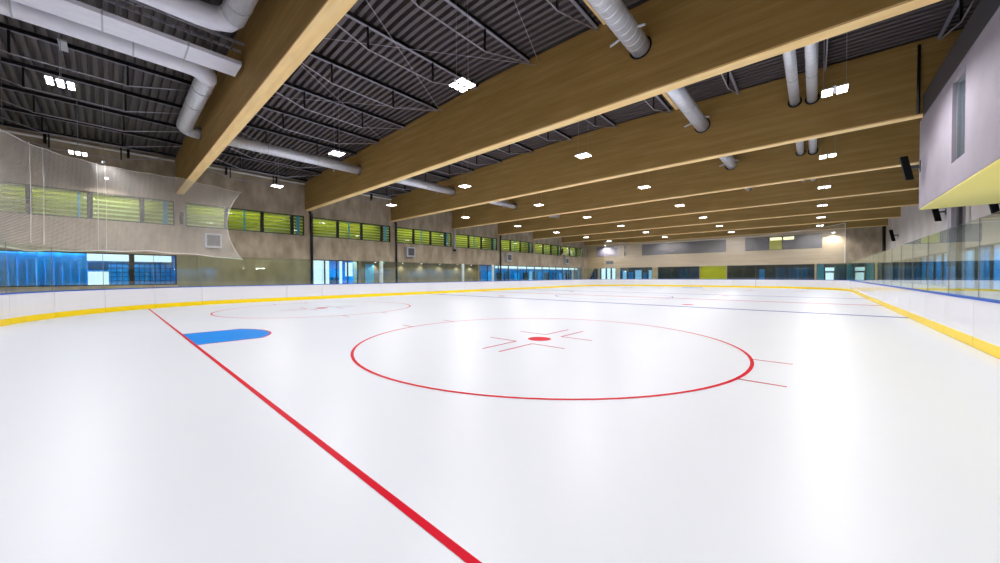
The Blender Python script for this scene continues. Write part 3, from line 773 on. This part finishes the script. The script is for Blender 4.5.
# thin cross bracing
br = [((2.69, 7.5), (-1.38, 13.6), 'from the top centre down to the bright lamp'), ((-1.2, 6.2), (4.3, 13.7), 'crossing over the second bay'), ((-7.1, 6.2), (-1.3, 13.7), 'left of the bright lamp'), ((-1.4, 6.2), (-7.0, 13.7), 'farther left in the second bay'), ((7.5, 6.2), (4.4, 13.7), 'beside the big round duct')]
for bk, (a, b, s) in enumerate(br):
    zz = 9.72+.035*bk
    o = MB().tube([(a[0], a[1], zz), (b[0], b[1], zz)], .012, 6).build('bracing_cable', M_ROD); tag(o, 'thin steel bracing cable under the roof %s' % s, 'cable', 'roof bracing cables')
# pipes along the top of the left wall
for bi in range(0, 3):
    y0 = max(by(bi)+BW, YB)+.05; y1 = by(bi+1)-.05
    t = thing('service_pipe', 'pale horizontal pipe along the top of the left wall in the %s bay' % ORD[bi], 'pipe', (XL+.15, y0, 9.3), 'pipes along the top of the left wall')
    MB().tube([(XL+.15, y0, 9.42), (XL+.15, y1, 9.42)], .07, 8).build('pipe', M_PIPE, t)
    for q in (.3, .72):
        yy = y0+(y1-y0)*q; MB().box(XL+.02, XL+.26, yy-.06, yy+.06, 9.1, 9.62).build('bracket', M_BLACK, t)

# ================================================================== DUCTS
def rings(mb, pts, r, every=.9):
    pass
def duct(nm, pts, r, m, lb, seams=(), axis='y', grp=None, taps=()):
    t = thing(nm, lb, 'duct', pts[0], grp)
    MB().tube(pts, r, 28).build('duct_body', m, t, smooth=True)
    for (a, b) in seams: MB().tube([a, b], r+.006, 28).build('seam_band', M_DUCT if len(seams) > 9 else M_LGREY, t)
    for (a, b) in taps:
        MB().tube([a, b], .035, 8).build('bracket_tap', M_LGREY, t)
    return t
def yseams(x, z, ys): return [((x, y, z), (x, y+.04, z)) for y in ys]
n_ = [('in the second bay', 1), ('in the third bay', 2), ('in the fourth bay', 3), ('in the fifth bay', 4)]
for s, bi in n_:
    y0 = by(bi)+BW+.01; y1 = by(bi+1)-.01
    z_ = 8.68
    duct('round_duct', [(-10.1, y0, z_), (-10.1, y1, z_)], .28, M_DUCT, 'round silver duct at the left running between beams '+s, yseams(-10.1, z_, [y0+2.4, y0+5.0]), grp='round ducts on the left',
         taps=[((-10.35, y0+2.2, z_-.1), (-10.5, y0+2.2, z_-.25)), ((-10.1, y0+6, z_-.28), (-10.1, y0+6, z_-.45))])
    z_ = 8.72 if bi == 1 else 8.85
    duct('round_duct', [(8.25, y0, z_), (8.25, y1, z_)], .29, M_DUCT, 'large round silver duct right of centre '+s, yseams(8.25, z_, [y0+.3*k for k in range(1, 25)] if bi == 1 else [y0+2.4, y0+5]), grp='large round ducts right of centre',
         taps=[((8.5, y1-1.0, z_), (8.75, y1-1.0, z_-.05)), ((8.0, y1-1.0, z_-.15), (7.72, y1-1.0, z_-.22))])
    if bi >= 2:
        for xx, zz, sd in ((11.66, 8.85, 'left'), (12.2, 8.8, 'right')):
            duct('round_duct', [(xx, y0, zz), (xx, y1, zz)], .165, M_DUCT, '%s one of the slim paired silver ducts %s' % (sd, s), yseams(xx, zz, [y0+2.6, y0+5.2]), grp='slim paired ducts')
# ducts of the first bay, upper left
def rect_duct(nm, lb, x0, x1, y0, y1, z0, z1, seams):
    t = thing(nm, lb, 'duct', ((x0+x1)/2, y1, z0))
    MB().box(x0, x1, y0, y1, z0, z1).build('duct_body', M_DUCTW, t)
    for y in seams: MB().box(x0-.015, x1+.015, y-.02, y+.02, z0-.015, z1+.015).build('flange', M_LGREY, t)
    return t
rect_duct('rectangular_duct', 'wide flat pale duct in the upper left, ending at the nearest beam', -2.5, -1.55, YB+.1, 5.6, 8.5, 8.62, [1.0, 2.6, 4.3])
t = thing('round_duct', 'pale duct in the upper left that bends and drops back to the left', 'duct', (-3.55, 0, 8.8))
el = [(-3.4-.62+.62*cos(a), 4.55+.62*sin(a)-.1, 8.8) for a in [0, .3, .6, .9, 1.2, pi/2]]
MB().tube([(-3.4, YB+.1, 8.8), (-3.4, 2, 8.8)]+el, .3, 28).build('duct_body', M_DUCTW, t, smooth=True)
MB().tube([(-4.05, 5.07, 8.8), (-6.3, 5.07, 8.79), (-9.3, 5.07, 8.72), (-9.7, 5.09, 8.70)], .29, 28).build('branch_duct', M_DUCT, t, smooth=True)
MB().tube([(-9.7, 5.09, 8.7), (-9.95, 5.2, 8.69), (-10.1, 5.4, 8.68), (-10.1, 5.69, 8.68)], .27, 28).build('end_bend', M_DUCT, t, smooth=True)
for x in (-4.9, -6.6, -8.3): MB().tube([(x, 5.07, 8.78), (x-.04, 5.07, 8.78)], .305, 28).build('seam_band', M_LGREY, t)
for y in (1.0, 3.2): MB().tube([(-3.4, y, 8.8), (-3.4, y+.04, 8.8)], .315, 28).build('seam_band', M_LGREY, t)
t = thing('round_duct', 'pale flat-ended duct in the upper left joined by a silver pipe from the right', 'duct', (-.15, 0, 8.8))
MB().tube([(-.15, YB+.1, 8.8), (-.15, 4.3, 8.8), (-.1, 4.6, 8.8), (.1, 4.9, 8.8), (.45, 5.0, 8.8)], .3, 28).build('duct_body', M_DUCTW, t, smooth=True)
MB().tube([(.45, 5.0, 8.8), (7.8, 5.0, 8.76), (8.1, 5.1, 8.74), (8.25, 5.35, 8.72), (8.25, 5.69, 8.72)], .29, 28).build('branch_duct', M_DUCT, t, smooth=True)
for x in (1.1, 2.4): MB().tube([(x, 5.0, 8.8), (x-.04, 5.0, 8.8)], .305, 28).build('seam_band', M_LGREY, t)
# cable tray between them
t = thing('cable_tray', 'dark wire cable tray between the pale ducts in the upper left', 'cable tray', (-.95, 2.5, 8.7))
MB().box(-1.2, -1.18, YB+.1, 5.5, 8.7, 8.78).box(-.72, -.70, YB+.1, 5.5, 8.7, 8.78).build('side_rail', M_ROD, t)
g = MB()
for k in range(60): g.box(-1.18, -.72, YB+.2+k*.16, YB+.22+k*.16, 8.7, 8.715)
g.build('rungs', M_DARK, t)
for k, (x, y) in enumerate([(-3.4, 1.4), (-3.4, 3.4), (-2.0, 2.9), (-2.0, 4.9), (-2.0, .9), (-.15, 3.9)]):
    o = MB().tube([(x, y, 8.63 if -2.6 < x < -1.5 else 9.09), (x, y, ztop(x)+.05)], .012, 6).build('hanger_rod', M_ROD); tag(o, '%s thin hanger rod from the camera side above the pale ducts' % ORD[k], 'rod', 'duct hanger rods')
o = MB().box(-7.0, -6.2, 1.60, 1.80, 9.45, 9.5).build('junction_plate', M_LGREY); tag(o, 'small pale plate under the roof above the nearest lamp', 'plate')

# ================================================================== PENDANT LAMPS
COLS = [(-13.0, 'first'), (-4.3, 'second'), (4.05, 'third'), (12.75, 'fourth')]
for ci, (x, cn) in enumerate(COLS):
    lamp0 = None
    for r_ in range(8):
        y = 1.75+SP*r_ if r_ < 7 else 57.8
        xx = 4.4 if (ci == 2 and r_ < 2) else x
        lab = 'pendant LED lamp, %s row from the camera, %s from the left wall' % (ORD[r_], cn)
        if lamp0 is None:
            lamp0 = thing('pendant_lamp', lab, 'lamp', (xx, y, 7.42), 'pendant LED lamps')
            MB().box(xx-.30, xx+.30, y-.03, y+.03, 7.42, 7.46).box(xx-.03, xx+.03, y-.3, y+.3, 7.42, 7.45).build('housing', M_LGREY, lamp0)
            for mx in (-.17, .17):
                for my in (-.2, 0, .2):
                    MB().box(xx+mx-.13, xx+mx+.13, y+my-.07, y+my+.07, 7.385, 7.42).build('heat_sink', M_LGREY, lamp0)
                    MB().box(xx+mx-.12, xx+mx+.12, y+my-.062, y+my+.062, 7.37, 7.385).build('led_module', M_LAMP, lamp0)
            for sx in (-.26, .26): MB().tube([(xx+sx, y, 7.46), (xx+sx, y, ztop(xx)+.24)], .007, 5).build('suspension_wire', M_ROD, lamp0)
            sl = bpy.data.lights.new('lamp_light', 'SPOT'); sl.energy = LAMP_W; sl.color = LAMP_COL; sl.spot_size = radians(165); sl.spot_blend = .5; sl.shadow_soft_size = .06
            so = bpy.data.objects.new('lamp_light', sl); C.objects.link(so); so.parent = lamp0; so.location = (0, 0, -.08)
        else: dup(lamp0, (xx, y, 7.42), lab)
def flood(x, y, z, lab, tx, ty, tz, W):
    t = thing('flood_lamp', lab, 'lamp', (x, y, z))
    MB().box(x-.18, x+.18, y-.08, y+.08, z, z+.1).build('housing', M_LGREY, t)
    MB().box(x-.15, x+.15, y-.06, y+.06, z-.02, z).build('lens', M_LAMP, t)
    MB().tube([(x, y, z+.1), (x, y, z+.2), (tx, ty, z+.2)], .02, 6).build('arm', M_ROD, t)
    sl = bpy.data.lights.new('flood_light', 'SPOT'); sl.energy = W; sl.color = LAMP_COL; sl.spot_size = radians(150); sl.spot_blend = .8; sl.shadow_soft_size = .08
    so = bpy.data.objects.new('flood_light', sl); C.objects.link(so); so.parent = t; so.location = (0, 0, -.08)
flood(-15.9, 62.6, 7.1, 'small flood lamp on the far wall near the left corner', -15.9, YF, 7, 420)
flood(14.0, 62.6, 6.9, 'small flood lamp on the far wall near the right corner', 14.0, YF, 7, 420)
flood(XL+.9, 2.6, 7.5, 'small flood lamp on the left wall behind the hanging net', XL, 2.6, 7, 260)

# ================================================================== WALL ITEMS, LEFT
for yy, s in ((14.19, 'first'), (22.3, 'second'), (38.3, 'third')):
    o = MB().tube([(XL+.42, yy-.25, 7.1), (XL+.36, yy-.15, 7.04), (XL+.17, yy, 6.9), (XL+.14, yy, 6.6), (XL+.14, yy, 0)], .11, 12).build('downpipe', M_BLACK, smooth=True)
    tag(o, '%s black downpipe from the camera on the left wall under a beam end' % s, 'pipe', 'black downpipes on the left wall')
t = thing('downpipe', 'pale short pipe with a dark foot on the left wall under the fourth beam', 'pipe', (XL+.14, 30.1, 4.7))
MB().tube([(XL+.14, 30.1, 4.85), (XL+.14, 30.1, 7.2)], .13, 12).build('pipe', M_LGREY, t, smooth=True)
MB().tube([(XL+.2, 30.1, 4.65), (XL+.2, 30.1, 4.85)], .18, 12).build('foot', M_BLACK, t)
ac0 = None
for yy, s in ((7.6, 'nearest'), (23.9, 'second'), (39.9, 'third'), (55.2, 'farthest')):
    lab = '%s white framed ventilation unit with dark grille on the left concrete wall' % s
    if ac0 is None:
        ac0 = thing('ventilation_unit', lab, 'ventilation unit', (XL, yy, 3.72), 'ventilation units on the left wall')
        MB().box(XL+.02, XL+.42, yy-.48, yy+.48, 3.74, 4.74).build('casing', M_LGREY, ac0)
        MB().box(XL+.42, XL+.44, yy-.36, yy+.36, 3.86, 4.62).build('grille_back', M_DARK, ac0)
        g = MB()
        for k in range(9): g.box(XL+.44, XL+.46, yy-.36, yy+.36, 3.89+k*.08, 3.91+k*.08)
        g.build('grille', M_GREY, ac0)
    else: dup(ac0, (XL, yy, 3.72), lab)
def speaker(x, y, z, h, lab, wx):
    t = thing('loudspeaker', lab, 'loudspeaker', (x, y, z), 'loudspeakers')
    m_ = MB(); s = 1 if wx > x else -1
    a = .11*h; k = s*.09*h
    m_.hexa([(x-a+k, y-a, z-h/2), (x+a+k, y-a, z-h/2), (x+a+k, y+a, z-h/2), (x-a+k, y+a, z-h/2),
             (x-a-k, y-a, z+h/2), (x+a-k, y-a, z+h/2), (x+a-k, y+a, z+h/2), (x-a-k, y+a, z+h/2)])
    m_.build('cabinet', M_SPK, t)
    MB().box(min(x, wx), max(x, wx), y-.04, y+.04, z-.05, z+.05).box(wx-s*.02, wx, y-.1, y+.1, z-.2, z+.2).build('bracket', M_DARK, t)
M_SPK = mat('matt black cloth', srgb(14, 14, 16), .95, 0, .1)
speaker(14.78, 22.02, 5.5, .85, 'black tilted loudspeaker at the end corner of the white box', VX)
speaker(18.2, 28.9, 4.8, .95, 'black loudspeaker on the right wall, nearest of the three there', XR)
speaker(18.1, 38.2, 5.65, 1.15, 'black loudspeaker on the right wall, middle of the three there', XR)
speaker(18.1, 55.3, 5.6, 1.15, 'black loudspeaker on the right wall, farthest of the three there', XR)
speaker(-19.45, 5.95, 5.65, .75, 'small dark loudspeaker between the first two louvre windows on the left', XL)
speaker(-19.45, 53.8, 5.8, .75, 'small dark loudspeaker between far louvre windows on the left', XL)
